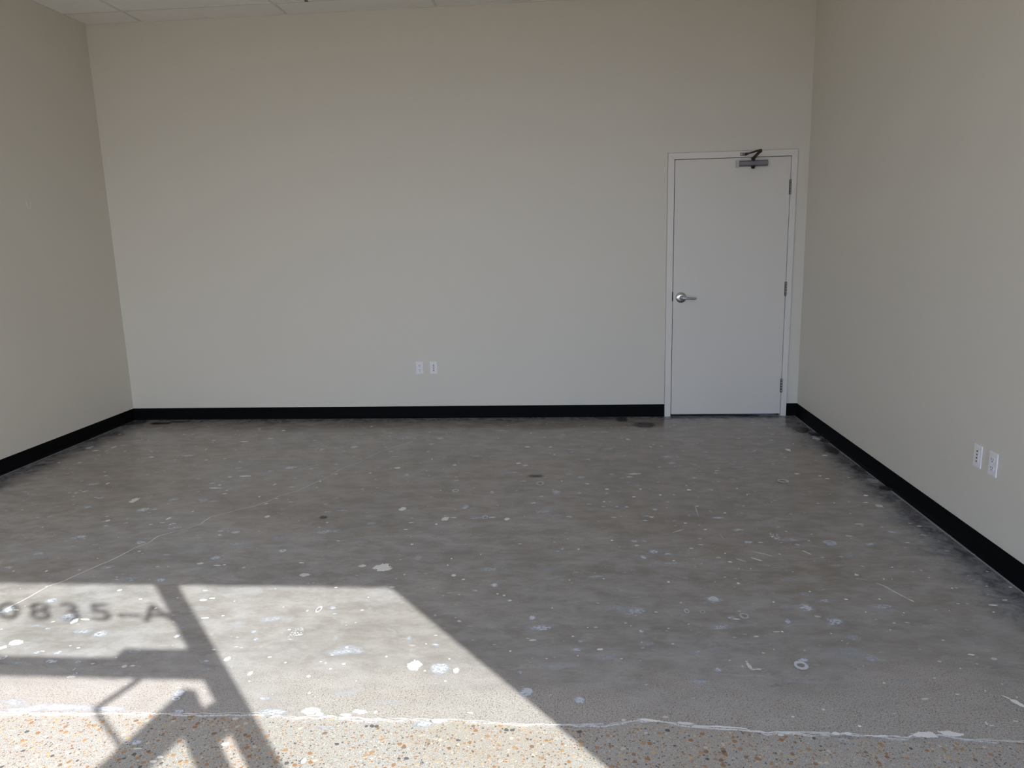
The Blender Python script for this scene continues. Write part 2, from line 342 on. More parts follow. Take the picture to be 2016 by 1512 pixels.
def aggregate():
    t = NT('exposed_aggregate'); co = t.coords()
    grain = t.noise(co, 380, 3, 0.75)
    c = t.mix(t.ramp01(grain, 0.34, 0.62), rgb(0.18, 0.166, 0.152), rgb(0.58, 0.55, 0.51))
    c = t.mix(t.ramp01(t.noise(co, 2.5, 4), 0.45, 0.65, 0, 0.35), c, rgb(0.40, 0.33, 0.26))
    heights = [grain]
    warm = ((0.34, 0.18, 0.08), (0.50, 0.40, 0.28), (0.24, 0.15, 0.095), (0.62, 0.55, 0.44), (0.10, 0.10, 0.098), (0.42, 0.24, 0.11), (0.48, 0.45, 0.41), (0.56, 0.40, 0.22), (0.36, 0.17, 0.065), (0.45, 0.27, 0.13))
    for scale, lo, cols, amt in ((210, 0.22, ((0.14, 0.12, 0.11), (0.48, 0.36, 0.24), (0.64, 0.59, 0.52), (0.34, 0.20, 0.12), (0.30, 0.28, 0.26)), 0.75),
                                 (105, 0.30, warm, 0.85), (56, 0.45, warm, 0.9)):
        wv = t.n('ShaderNodeVectorMath', operation='ADD'); t.l(co, wv.inputs[0])
        nz = t.n('ShaderNodeTexNoise', Scale=scale*0.9, Detail=2.0); t.l(co, nz.inputs['Vector'])
        sc = t.n('ShaderNodeVectorMath', operation='SCALE'); sc.inputs['Scale'].default_value = 0.5/scale
        t.l(nz.outputs['Color'], sc.inputs[0]); t.l(sc.outputs[0], wv.inputs[1])
        v = t.n('ShaderNodeTexVoronoi', Scale=float(scale)); t.l(wv.outputs[0], v.inputs['Vector'])
        s = t.n('ShaderNodeSeparateColor'); t.l(v.outputs['Color'], s.inputs[0])
        rp = t.n('ShaderNodeValToRGB'); rp.color_ramp.interpolation = 'CONSTANT'
        e = rp.color_ramp.elements
        while len(e) < len(cols): e.new(0.5)
        for i, k in enumerate(cols): e[i].position = i/len(cols); e[i].color = rgb(*k)
        t.l(s.outputs[1], rp.inputs[0])
        size = t.math('MULTIPLY_ADD', s.outputs[2], 0.26, 0.20)
        inside = t.ramp01(t.math('SUBTRACT', size, v.outputs['Distance']), 0.0, 0.06)
        m = t.math('MULTIPLY', t.math('MULTIPLY', inside, t.ramp01(s.outputs[0], lo, lo+0.02)), amt)
        c = t.mix(m, c, rp.outputs[0]); heights.append(m)
    h = t.math('ADD', t.math('MULTIPLY', heights[0], 0.6), t.math('ADD', t.math('MULTIPLY', heights[1], 0.5), t.math('ADD', heights[2], heights[3])))
    return t.done(t.bsdf(c, 0.6, 0, 0.4, h, 0.35, 0.003))

def stain(name, col, col2, hard, scale, stretch=(1, 1, 1), rough=0.32):
    """blots: the uv map runs -1..1 over each blot, the 'power' uv carries its strength"""
    t = NT(name)
    uv = t.n('ShaderNodeUVMap'); uv.uv_map = 'blot'
    pw = t.n('ShaderNodeUVMap'); pw.uv_map = 'power'
    ps = t.n('ShaderNodeSeparateXYZ'); t.l(pw.outputs[0], ps.inputs[0])
    ln = t.n('ShaderNodeVectorMath', operation='LENGTH'); t.l(uv.outputs[0], ln.inputs[0])
    r = ln.outputs['Value']
    co = t.coords(stretch)
    n1 = t.noise(co, scale, 4, 0.65, 0.4)
    n2 = t.noise(co, scale*5, 3, 0.7)
    if hard == 'ring':
        r = t.math('ABSOLUTE', t.math('SUBTRACT', r, 0.72))
        r = t.math('MULTIPLY_ADD', r, 2.6, 0.15)
    amp = 1.35 if hard in ('hard', 'specks') else t.math('MAXIMUM', t.math('MULTIPLY_ADD', ps.outputs[0], -1.2, 2.3), 0.7)
    if hard == 'ring': amp = 1.9
    e = t.math('ADD', t.math('SUBTRACT', 1.0, r), t.math('MULTIPLY', t.math('SUBTRACT', n1, 0.5), amp))
    if hard == 'soft':
        a = t.math('MULTIPLY', t.ramp01(e, 0.10, 0.80), t.ramp01(n2, 0.26, 0.62))
        a = t.math('MULTIPLY', a, 1.75)
    elif hard == 'specks':
        a = t.math('MULTIPLY', t.ramp01(e, 0.15, 0.5), t.ramp01(n2, 0.53, 0.58))
    else:
        a = t.math('MULTIPLY', t.ramp01(e, 0.22, 0.34), t.ramp01(n2, 0.24, 0.36))
    a = t.math('MULTIPLY', a, ps.outputs[0], clamp=True)
    c = t.mix(n1, rgb(*col), rgb(*col2))
    sh = t.bsdf(c, rough, 0, 0.5)
    tr = t.n('ShaderNodeBsdfTransparent')
    mx = t.n('ShaderNodeMixShader'); t.l(a, mx.inputs[0]); t.l(tr.outputs[0], mx.inputs[1]); t.l(sh, mx.inputs[2])
    return t.done(mx.outputs[0])

def glass():
    t = NT('clear_glazing')
    lw = t.n('ShaderNodeLayerWeight', Blend=0.5)
    fr = t.math('MULTIPLY_ADD', t.math('POWER', lw.outputs['Facing'], 4.0), 0.5, 0.025)
    g = t.n('ShaderNodeBsdfGlossy', Roughness=0.02); tr = t.n('ShaderNodeBsdfTransparent', Color=rgb(0.93, 0.95, 0.94))
    mx = t.n('ShaderNodeMixShader'); t.l(fr, mx.inputs[0]); t.l(tr.outputs[0], mx.inputs[1]); t.l(g.outputs[0], mx.inputs[2])
    return t.done(mx.outputs[0])

def ceiling_board():
    t = NT('mineral_ceiling_board'); co = t.coords()
    n = t.noise(co, 160, 3, 0.7); f = t.noise(co, 70, 4, 0.7)
    c = t.mix(t.ramp01(n, 0.60, 0.72, 0, 0.5), rgb(*CEIL), rgb(0.44, 0.42, 0.40))
    return t.done(t.bsdf(c, 0.9, 0, 0.2, f, 0.3, 0.002))

WALL_A, WALL_B, CEIL, FLOOR_R0 = (0.685, 0.650, 0.582), (0.705, 0.670, 0.602), (0.86, 0.845, 0.82), 0.20
M_wall = wall_paint(); M_floor = concrete(); M_agg = aggregate(); M_ceil = ceiling_board(); M_glass = glass()
M_grid = plain('white_grid_metal', (0.70, 0.685, 0.66), 0.4)
M_base = plain('black_rubber_base', (0.0035, 0.0037, 0.0045), 0.65, 0, 0.07, 0.3, 30)
M_door = plain('white_door_paint', (0.72, 0.69, 0.645), 0.4, 0, 0.4, 0.015, 3)
M_frame = plain('white_frame_paint', (0.745, 0.72, 0.685), 0.38, 0, 0.4, 0.02, 8)
M_bead = plain('grey_bead', (0.36, 0.335, 0.29), 0.7)
M_gapshade = plain('painted_gap_shade', (0.012, 0.012, 0.013), 0.8)  # near-black colour standing in for shade behind and around the door leaf
M_steel = plain('satin_chrome', (0.62, 0.63, 0.65), 0.22, 1.0, 0.5, 0.05, 60)
M_hinge = plain('brushed_hinge_steel', (0.42, 0.42, 0.43), 0.35, 1.0, 0.5, 0.08, 80)
M_hdark = plain('blackened_steel', (0.03, 0.03, 0.032), 0.5, 0.6)
M_closer = plain('grey_painted_closer', (0.20, 0.195, 0.21), 0.42, 0.25, 0.5, 0.06, 60)
M_arm = plain('dark_closer_arm', (0.055, 0.052, 0.05), 0.4, 0.6)
M_cap = plain('pale_plastic_cap', (0.52, 0.51, 0.49), 0.5)
M_plate = plain('white_plate_plastic', (0.83, 0.81, 0.825), 0.35, 0, 0.5, 0.02, 20)
M_slot = plain('dark_slot', (0.03, 0.03, 0.035), 0.7)
M_alu = plain('dark_bronze_aluminium', (0.09, 0.085, 0.08), 0.45, 0.7)
M_vinyl = plain('white_vinyl_numerals', (0.75, 0.75, 0.75), 0.5)
M_pave = plain('pale_pavement', (0.25, 0.185, 0.12), 0.85, 0, 0.3, 0.15, 6)
M_splat = stain('white_paint_splat', (0.90, 0.89, 0.86), (0.80, 0.79, 0.76), 'hard', 38)
M_smudge = stain('bluish_plaster_smudge', (0.55, 0.575, 0.645), (0.66, 0.685, 0.745), 'soft', 15, (1, 1.7, 1))
M_ring = stain('plaster_ring_mark', (0.58, 0.60, 0.665), (0.68, 0.70, 0.745), 'ring', 30)
M_specks = stain('white_paint_specks', (0.90, 0.90, 0.90), (0.8, 0.82, 0.86), 'specks', 26)
M_soot = stain('black_scuff', (0.03, 0.03, 0.033), (0.06, 0.056, 0.052), 'soft', 22, (1, 2.5, 1))
M_crackf = plain('pale_crack_filler', (0.66, 0.65, 0.63), 0.7, 0, 0.3, 0.25, 60)
M_residue = plain('white_edge_residue', (0.82, 0.81, 0.79), 0.7, 0, 0.3, 0.12, 50)

# ------------------------------------------------------------------ floor
bm = bmesh.new()
edge = [(x/1000, y/1000) for x, y in EDGE]
fine = []
for (x0, y0), (x1, y1) in zip([(-0.05, -4.165)]+edge, edge+[(WD+0.05, -4.165)]):
    k = max(1, int((x1-x0)/0.022))
    for i in range(k):
        f = i/k
        fine.append((x0+(x1-x0)*f, y0+(y1-y0)*f + random.uniform(-0.006, 0.006)))
fine.append((WD+0.05, -4.165))
vs = [bm.verts.new((x, y, 0)) for x, y in fine]
top = [bm.verts.new((x, 0.05, 0)) for x, y in reversed(fine)]
n = len(fine)
low = [bm.verts.new((x, y, -0.006)) for x, y in fine]
for i in range(n-1):
    bm.faces.new((vs[i], vs[i+1], top[n-2-i], top[n-1-i]))
    bm.faces.new((low[i], low[i+1], vs[i+1], vs[i]))
floor = tag(link('floor', bm, M_floor), 'worn grey concrete floor of the empty room with white paint splatter', 'floor', kind='structure')
bm = bmesh.new(); box(bm, -0.05, WD+0.05, YF-0.02, -4.0, -0.12, -0.0055)
tag(link('aggregate_strip', bm, M_agg, floor), 'exposed pebble aggregate strip at the entrance')

def blots(name, mat, items, z, label):
    bm = bmesh.new(); u1 = bm.loops.layers.uv.new('blot'); u2 = bm.loops.layers.uv.new('power')
    K = 1.75
    for i, (cx, cy, ax, ay, s, u0, v0) in enumerate(items):
        zz = z + (i % 41)*0.00002
        q = [(-K, -K), (K, -K), (K, K), (-K, K)]
        f = bm.faces.new([bm.verts.new((cx + a*ax[0] + b*ay[0], cy + a*ax[1] + b*ay[1], zz)) for a, b in q])
        for lp, (a, b) in zip(f.loops, q):
            lp[u1].uv = (a, b); lp[u2].uv = (s, 0)
    o = link(name, bm, mat, floor)
    return tag(o, label, kind='stuff')

def grow(lst, kx=1.0, ky=1.0):
    out = []
    for cx, cy, hx, hy, s in lst:
        a = random.uniform(-0.25, 0.25)
        far = min(1, max(0, (cy+3000)/2000))
        hx, hy = hx/1000*kx, max(hy/1000, 0.0035)*ky*(1+0.5*far)
        s = min(160, s*(1+0.7*far))
        out.append((cx/1000, cy/1000, (hx*math.cos(a), hx*math.sin(a)*0.5), (-hy*math.sin(a)*0.5, hy*math.cos(a)), s/100, 0, 0))
    return out
splats = grow(MARKS['W'], 1.25, 1.25)
for x0, y0, x1, y1, w, s in STROKES:
    dx, dy = (x1-x0)/2000, (y1-y0)/2000
    L = math.hypot(dx, dy); w = max(w/1000, 0.004)
    splats.append(((x0+x1)/2000, (y0+y1)/2000, (dx*1.25, dy*1.25), (-dy/L*w*1.3, dx/L*w*1.3), s/100, 0, 0))
for i in range(900):                                     # scattered drips and flecks
    x, y = random.uniform(0.2, WD-0.1), random.uniform(-4.12, -0.25)
    r = random.choice((0.003, 0.003, 0.004, 0.005, 0.007))*(1.0 if y < -2.5 else 1.25)
    splats.append((x, y, (r*random.uniform(1, 2.8), random.uniform(-0.4, 0.4)*r), (0, r), random.uniform(0.35, 0.9), 0, 0))
blots('paint_splatter', M_splat, splats, 0.0014, 'white dried paint splatter')
sm = grow(MARKS['B'], 1.15, 1.15)
for i in range(110):
    x, y = random.uniform(0.3, WD-0.4), random.uniform(-3.9, -0.3)
    r = random.uniform(0.02, 0.08)
    sm.append((x, y, (r*1.4, r*0.3), (-r*0.2, r*0.6), random.uniform(0.2, 0.55), 0, 0))
blots('plaster_smudge', M_smudge, sm, 0.0004, 'bluish white plaster smudges')
blots('ring_mark', M_ring, grow(MARKS['R']), 0.0024, 'pale ring shaped plaster marks')
blots('paint_specks', M_specks, grow(MARKS['P'], 1.2, 1.2), 0.0028, 'clusters of white paint specks')
blots('black_scuff', M_soot, grow(MARKS['D'], 1.1, 1.1), 0.0032, 'black scuffs near the back wall')

def ribbon(bm, pts, wfun, z):
    L = []
    for i, p in enumerate(pts):
        a, b = pts[max(i-1, 0)], pts[min(i+1, len(pts)-1)]
        d = Vector((b[0]-a[0], b[1]-a[1])).normalized(); nn = Vector((-d.y, d.x))
        w0, w1 = wfun(i/(len(pts)-1), p)
        L.append((bm.verts.new((p[0]+nn.x*w0, p[1]+nn.y*w0, z)), bm.verts.new((p[0]-nn.x*w1, p[1]-nn.y*w1, z))))
    for (a, b), (c, d) in zip(L, L[1:]): bm.faces.new((a, c, d, b))
def dense(pts, step, jit):
    out = []
    for (x0, y0), (x1, y1) in zip(pts, pts[1:]):
        k = max(1, int(math.hypot(x1-x0, y1-y0)/step))
        for i in range(k):
            out.append((x0+(x1-x0)*i/k + random.uniform(-jit, jit), y0+(y1-y0)*i/k + random.uniform(-jit, jit)))
    out.append(pts[-1]); return out
bm = bmesh.new()
ribbon(bm, dense([(x/1000, y/1000) for x, y in CRACK], 0.03, 0.003), lambda f, p: ((0.0034*(1-0.5*f)*random.uniform(0.6, 1.2),)*2), 0.0007)
tag(link('floor_crack', bm, M_crackf, floor), 'long pale filled crack running diagonally')
bm = bmesh.new()
wig = [random.random() for _ in range(400)]
def ew(f, p):
    k = 0.5+0.5*math.sin(p[0]*7.3)*math.sin(p[0]*3.1+1)
    hi = 0.0005 + 0.006*k*k*random.uniform(0.0, 1.5)
    if p[0] < 2.4: hi += 0.005*random.uniform(0.0, 1)
    return (hi, 0.0018*random.uniform(0.1, 1.2))
ribbon(bm, dense([(x/1000, y/1000) for x, y in EDGE], 0.02, 0.004), ew, 0.0011)
tag(link('edge_residue', bm, M_residue, floor), 'ragged white line where the smooth topping ends')

# ------------------------------------------------------------------ walls
T = 0.14
DX0, DX1, DZ = 4.757, 5.771, 2.168                    # outside of the back door frame
def wall(name, boxes, label):
    bm = bmesh.new()
    for b in boxes: box(bm, *b)
    return tag(link(name, bm, M_wall), label, 'wall', kind='structure')
wl = wall('wall_left', [(-T, 0, YF, T, -0.12, HC+0.12)], 'plain cream painted wall on the left side of the room')
wall('wall_right', [(WD, WD+T, YF, T, -0.12, HC+0.12)], 'plain cream painted wall on the right carrying two white plates')
wall('wall_back', [(0, DX0+0.03, 0, T, -0.12, HC+0.12), (DX1-0.03, WD, 0, T, -0.12, HC+0.12), (DX0+0.03, DX1-0.03, 0, T, DZ-0.03, HC+0.12)],
     'wide cream back wall with the white door in it')
bm = bmesh.new(); box(bm, DX0-0.1, DX1+0.1, T+0.001, T+0.05, -0.12, DZ+0.2)  # added backing panel, its black colour stands in for shade behind the door
tag(link('wall_behind', bm, M_gapshade), 'black panel painted as the shade behind the closed white door, in the gap under it', 'wall', kind='structure')
ZH = 2.763                                            # underside of the head of the glass front
wall('wall_front', [(0, WD, YF, YF+T, ZH+0.05, HC+0.12)], 'cream wall strip above the glass entrance front')
# small patched spot on the left wall
bm = bmesh.new()
pts = [(-0.958+0.021*math.cos(a)*(1+0.15*math.sin(3*a)), 1.866+0.040*math.sin(a)*(1+0.1*math.cos(2*a))) for a in [2*PI*i/28 for i in range(29)]]
for p, q in zip(pts, pts[1:]):
    tube(bm, [(0.001, *p), (0.001, *q)], 0.0042, 6, 1.0)
tag(link('wall_patch', bm, M_wall, wl), 'faint raised oval patch')

# ------------------------------------------------------------------ black cove base
BH = 0.105
cove = [(0, 0), (0.016, 0), (0.016, 0.002), (0.010, 0.005), (0.006, 0.012), (0.0045, 0.020), (0.0045, BH-0.004), (0.003, BH), (0, BH)]
def base(name, axis, prof, a, b, label):
    bm = bmesh.new(); prism(bm, prof, axis, a, b)
    return tag(link(name, bm, M_base), label, 'baseboard', kind='structure')
base('baseboard_back', 'x', [(-t, z) for t, z in cove], 0, DX0-0.001, 'black rubber cove base along the back wall left of the door')
base('baseboard_back', 'x', [(-t, z) for t, z in cove], DX1+0.001, WD, 'short black rubber cove base piece between door frame and right corner')
base('baseboard_left', 'y', [(t, z) for t, z in cove], YF+0.12, -0.0046, 'black rubber cove base along the left wall')
base('baseboard_right', 'y', [(WD-t, z) for t, z in cove], YF+0.12, -0.0046, 'black rubber cove base along the right wall')

# ------------------------------------------------------------------ suspended ceiling
bm = bmesh.new()
gx = [0, 0.486] + [0.486+1.2192*i for i in range(1, 5)] + [WD]
gx = [g for g in gx if g < WD-0.05] + [WD]
gy = [0.0]; y = -0.283
while y > YF+0.14: gy.append(y); y -= 0.6096
gy.append(YF+0.14)
TH = 0.009
for a, b in zip(gx, gx[1:]):
    for c, d in zip(gy, gy[1:]):
        dz = random.uniform(0, 0.002)
        vv = box(bm, a+TH, b-TH, d+TH, c-TH, HC+0.004+dz, HC+0.02)
box(bm, 0, WD, YF, 0, HC+0.02, HC+0.12)
ceil = tag(link('ceiling', bm, M_ceil), 'suspended ceiling of white speckled rectangular tiles', 'ceiling', kind='structure')
bm = bmesh.new()
for i, g in enumerate(gx):
    w = 0.010
    box(bm, max(g-w, 0), min(g+w, WD), gy[-1], 0, HC, HC+0.006)
for g in gy:
    box(bm, 0, WD, max(g-0.010, gy[-1]), min(g+0.010, 0), HC, HC+0.0058)
tag(link('ceiling_grid', bm, M_grid, ceil), 'white metal grid between the tiles')

# pendant sprinkler hanging just inside the top of the picture
sp = tag(empty('sprinkler_head', (2.013, -0.412, HC)), 'small dark pendant sprinkler hanging from the ceiling at the very top', 'sprinkler')
bm = bmesh.new(); lathe(bm, [(0.0, -0.001), (0.038, -0.001), (0.036, -0.005), (0.016, -0.009), (0.0, -0.009)], 24)
link('escutcheon', bm, M_hinge, sp, True)
bm = bmesh.new(); lathe(bm, [(0.0, -0.008), (0.010, -0.008), (0.010, -0.018), (0.006, -0.019), (0.0, -0.019)], 16)
for s in (-1, 1): tube(bm, [(0.008*s, 0, -0.017), (0.013*s, 0, -0.024), (0.003*s, 0, -0.033)], 0.0016, 8)
link('sprinkler_body', bm, M_hdark, sp, True)
bm = bmesh.new(); lathe(bm, [(0.0, -0.032), (0.004, -0.032), (0.015, -0.034), (0.015, -0.036), (0.0, -0.036)], 24)
link('deflector', bm, M_hdark, sp)

# ------------------------------------------------------------------ the white door in the back wall
door = tag(empty('door_1', ((DX0+DX1)/2, 0, 0)), 'closed white flush door with grey closer and lever in the back wall', 'door', kind='structure')
OX = (DX0+DX1)/2
def dpart(name, bm, mat, parent=door, **kw):
    o = link(name, bm, mat, parent, **kw)
    if parent is door: o.matrix_parent_inverse = Matrix.Translation((-OX, 0, 0))
    return o
PX0, PX1, PZ0, PZ1 = 4.8125, 5.7205, 0.019, 2.1145    # door leaf
FP = 0.014                                            # how far the frame stands proud of the wall
bm = bmesh.new()
G = 0.0042
ix0, ix1, iz = PX0-G, PX1+G*0.8, PZ1+G                # opening in the face of the frame
prism(bm, [(DX0, 0), (ix0, 0), (ix0, iz), (DX0, DZ)], 'y', -FP, T-0.005)
prism(bm, [(ix1, 0), (DX1, 0), (DX1, DZ), (ix1, iz)], 'y', -FP, T-0.005)
prism(bm, [(DX0, DZ), (ix0, iz), (ix1, iz), (DX1, DZ)], 'y', -FP, T-0.005)
dpart('door_frame', bm, M_frame, bevel=0.0022)
bm = bmesh.new()                                      # stop behind the leaf, coloured black as the shade in the gaps
box(bm, ix0, ix0+0.016, 0.040, 0.075, 0, iz); box(bm, ix1-0.016, ix1, 0.040, 0.075, 0, iz); box(bm, ix0, ix1, 0.040, 0.075, iz-0.016, iz)
dpart('door_stop', bm, M_gapshade)
bm = bmesh.new()                                      # thin darker grey bead round the frame
for a, b, c, d in ((DX0-0.003, DX0+0.001, 0, DZ+0.003), (DX1-0.001, DX1+0.003, 0, DZ+0.003), (DX0, DX1, DZ-0.001, DZ+0.003)):
    box(bm, a, b, -0.004, 0.001, c, d)
dpart('frame_bead', bm, M_bead)
bm = bmesh.new(); box(bm, PX0, PX1, -FP+0.001, 0.034, PZ0, PZ1)
panel = dpart('door_panel', bm, M_door, bevel=0.002)
bm = bmesh.new(); box(bm, ix0-0.004, PX0+0.0005, -FP-0.0012, 0.012, 0.985, 1.062)
dpart('strike_plate', bm, M_hdark)
for zc in (1.878, 1.069, 0.262):
    bm = bmesh.new(); hx = (PX1+ix1)/2 - 0.0005
    box(bm, hx-0.0085, hx-0.002, -FP-0.0006, -FP+0.004, zc-0.057, zc+0.057)
    box(bm, hx+0.002, hx+0.0095, -FP-0.0006, -FP+0.004, zc-0.057, zc+0.057)
    h = dpart('hinge', bm, M_hdark)
    bm = bmesh.new()
    for k in range(5):
        z0 = zc-0.057+k*0.0228
        lathe(bm, [(0.0, z0+0.0006), (0.0058, z0+0.0006), (0.0058, z0+0.0222), (0.0, z0+0.0222)], 14, Matrix.Translation((hx+0.0004, -FP-0.0055, 0)))
    o = link('hinge_knuckle', bm, M_hinge, h, True); o['label'] = 'bright steel hinge barrel'
    bm = bmesh.new()
    for zz, s in ((zc+0.057, 1), (zc-0.057, -1)):
        lathe(bm, [(0.0, 0), (0.0052, 0), (0.0045, 0.0035*s), (0.0, 0.005*s)], 12, Matrix.Translation((hx+0.0004, -FP-0.0055, zz)))
    link('hinge_tip', bm, M_hinge, h, True)
# lever handle
FY = -FP+0.001
ry = Matrix.Translation((4.878, FY, 1.0135)) @ Matrix.Rotation(PI/2, 4, 'X')        # local z points out of the door
bm = bmesh.new()
lathe(bm, [(0.0, 0), (0.0445, 0), (0.0445, 0.004), (0.041, 0.008), (0.030, 0.012), (0.022, 0.015), (0.0, 0.015)], 40, ry)
hd = dpart('door_handle', bm, M_steel, smooth=True); hd['label'] = 'satin chrome lever on a round rose'
bm = bmesh.new()
lathe(bm, [(0.0, 0.012), (0.0165, 0.012), (0.0165, 0.030), (0.013, 0.040), (0.013, 0.058), (0.0, 0.060)], 28, ry)
link('handle_neck', bm, M_steel, hd, True)
bm = bmesh.new()
tube(bm, [(4.872, FY-0.052, 1.0135), (4.892, FY-0.055, 1.0135), (4.930, FY-0.055, 1.010), (4.968, FY-0.053, 1.007), (4.984, FY-0.050, 1.0065), (4.990, FY-0.040, 1.0065), (4.990, FY-0.022, 1.0065)],
     [0.013, 0.0135, 0.0125, 0.0115, 0.0115, 0.0105, 0.009], 16, 0.9)
link('lever', bm, M_steel, hd, True)
bm = bmesh.new(); lathe(bm, [(0.0, 0.0595), (0.0055, 0.0595), (0.005, 0.062), (0.0, 0.0622)], 16, ry)
o = link('lock_cylinder', bm, M_hdark, hd, True)
# door closer on the upper right of the leaf
bm = bmesh.new(); bx0, bx1, bz0, bz1, bd = 5.310, 5.532, 2.0445, 2.0905, 0.046
prism(bm, [(FY, bz0), (FY-bd+0.016, bz0), (FY-bd, bz0+0.010), (FY-bd, bz1-0.010), (FY-bd+0.016, bz1), (FY, bz1)], 'x', bx0, bx1)
cl = dpart('door_closer', bm, M_closer, bevel=0.0015); cl['label'] = 'grey surface mounted door closer'
bm = bmesh.new(); box(bm, bx0-0.021, bx0-0.0005, FY-bd+0.008, FY, bz0-0.003, bz1+0.003)
o = link('closer_cap', bm, M_cap, cl, bevel=0.002); o['label'] = 'pale end cap of the closer'
PXC = 5.420
bm = bmesh.new()
lathe(bm, [(0.0, bz0+0.001), (0.0165, bz0+0.001), (0.0165, bz0-0.008), (0.012, bz0-0.011), (0.012, bz0-0.018), (0.0, bz0-0.019)], 24, Matrix.Translation((PXC, FY-0.026, 0)))
link('pinion_cap', bm, M_hdark, cl, True)
bm = bmesh.new()
lathe(bm, [(0.0, bz1-0.001), (0.0135, bz1-0.001), (0.0135, bz1+0.012), (0.010, bz1+0.019), (0.0, bz1+0.019)], 24, Matrix.Translation((PXC, FY-0.026, 0)))
link('pinion', bm, M_arm, cl, True)
KN = (5.419, -0.262, 2.134)
bm = bmesh.new()
tube(bm, [(PXC, FY-0.016, bz1+0.016), (PXC, FY-0.060, bz1+0.019), (5.4195, -0.17, 2.124), KN], [0.017, 0.016, 0.0135, 0.0135], 12, 0.6)
link('closer_arm', bm, M_arm, cl, True)
bm = bmesh.new()
lathe(bm, [(0.0, 2.126), (0.011, 2.126), (0.011, 2.146), (0.007, 2.149), (0.0, 2.149)], 18, Matrix.Translation((KN[0], KN[1], 0)))
link('elbow_joint', bm, M_arm, cl, True)
bm = bmesh.new()
tube(bm, [(KN[0], KN[1], 2.143), (5.392, -0.135, 2.142), (5.365, -0.034, 2.141)], [0.0095, 0.009, 0.0095], 12, 0.8)
tube(bm, [(5.369, -0.050, 2.1405), (5.361, -0.020, 2.1405)], 0.011, 12, 0.9)
link('forearm', bm, M_arm, cl, True)
bm = bmesh.new()
box(bm, 5.321, 5.372, -FP-0.005, -FP, 2.129, 2.153); box(bm, 5.348, 5.370, -FP-0.022, -FP-0.005, 2.133, 2.149)
sh = link('arm_shoe', bm, M_closer, cl, bevel=0.002)
bm = bmesh.new(); lathe(bm, [(0.0, 0), (0.0075, 0), (0.006, 0.003), (0.0, 0.004)], 16, Matrix.Translation((5.331, -FP-0.005, 2.141)) @ Matrix.Rotation(PI/2, 4, 'X'))
o = link('shoe_screw', bm, M_cap, cl, True); o['label'] = 'pale screw head'

# ------------------------------------------------------------------ wall plates (built at the origin facing -y, then placed)
PW, PH, PT = 0.0675, 0.111, 0.0065
def plate_body(bm):
    prof = []
    box(bm, -PW/2, PW/2, -PT, 0, -PH/2, PH/2)
def duplex(loc, rz, label):
    t = tag(empty('wall_outlet', loc), label, 'outlet')
    bm = bmesh.new(); plate_body(bm); link('cover_plate', bm, M_plate, t, bevel=0.003, seg=3)
    for s in (1, -1):
        bm = bmesh.new(); z = 0.0195*s
        prof = [(0.0168*math.cos(a), max(-0.0118, min(0.0118, 0.0168*math.sin(a)))) for a in [2*PI*i/32 for i in range(32)]]
        prism(bm, [(px, pz+z) for px, pz in prof], 'y', -PT-0.0022, -PT+0.001)
        r = link('receptacle', bm, M_plate, t)
        bm = bmesh.new()
        box(bm, -0.0078, -0.0050, -PT-0.0026, -PT-0.001, z-0.0010, z+0.0075)
        box(bm, 0.0050, 0.0078, -PT-0.0026, -PT-0.001, z-0.0002, z+0.0067)
        lathe(bm, [(0.0, 0), (0.0030, 0), (0.0030, 0.0016), (0.0, 0.0016)], 14, Matrix.Translation((0, -PT-0.001, z-0.0078)) @ Matrix.Rotation(PI/2, 4, 'X'))
        o = link('slot', bm, M_slot, r); o['label'] = 'dark plug slots'
    bm = bmesh.new(); lathe(bm, [(0.0, 0), (0.0034, 0), (0.0026, 0.0014), (0.0, 0.0018)], 14, Matrix.Translation((0, -PT, 0)) @ Matrix.Rotation(PI/2, 4, 'X'))
    link('plate_screw', bm, M_plate, t)
    t.rotation_euler = (0, 0, rz); return t
def jackplate(loc, rz, label):
    t = tag(empty('wall_jack_plate', loc), label, 'wall plate')
    bm = bmesh.new(); plate_body(bm); link('cover_plate', bm, M_plate, t, bevel=0.003, seg=3)
    bm = bmesh.new(); box(bm, -0.0165, 0.0165, -PT-0.0016, -PT+0.001, -0.0335, 0.0335); ins = link('insert', bm, M_plate, t, bevel=0.0008)
    for z in (0.0240, 0.0075, -0.0085, -0.0245):
        bm = bmesh.new(); box(bm, -0.0042, 0.0042, -PT-0.0021, -PT-0.001, z-0.0036, z+0.0036)
        o = link('jack_port', bm, M_slot, t); o['label'] = 'small dark port'
    for z in (0.0418, -0.0418):
        bm = bmesh.new()
        lathe(bm, [(0.0, 0), (0.0032, 0), (0.0025, 0.0013), (0.0, 0.0016)], 14, Matrix.Translation((0, -PT, z)) @ Matrix.Rotation(PI/2, 4, 'X'))
        link('plate_screw', bm, M_plate, t)
    t.rotation_euler = (0, 0, rz); return t
duplex((2.650, 0, 0.447), 0, 'white duplex outlet on the back wall, left of the white jack plate')
jackplate((2.773, 0, 0.446), 0, 'white jack plate on the back wall, right of the duplex outlet')
jackplate((WD, -2.749, 0.459), -PI/2, 'white jack plate on the right wall, nearer to the door')
duplex((WD, -2.876, 0.459), -PI/2, 'white duplex outlet on the right wall, nearer to the entrance')

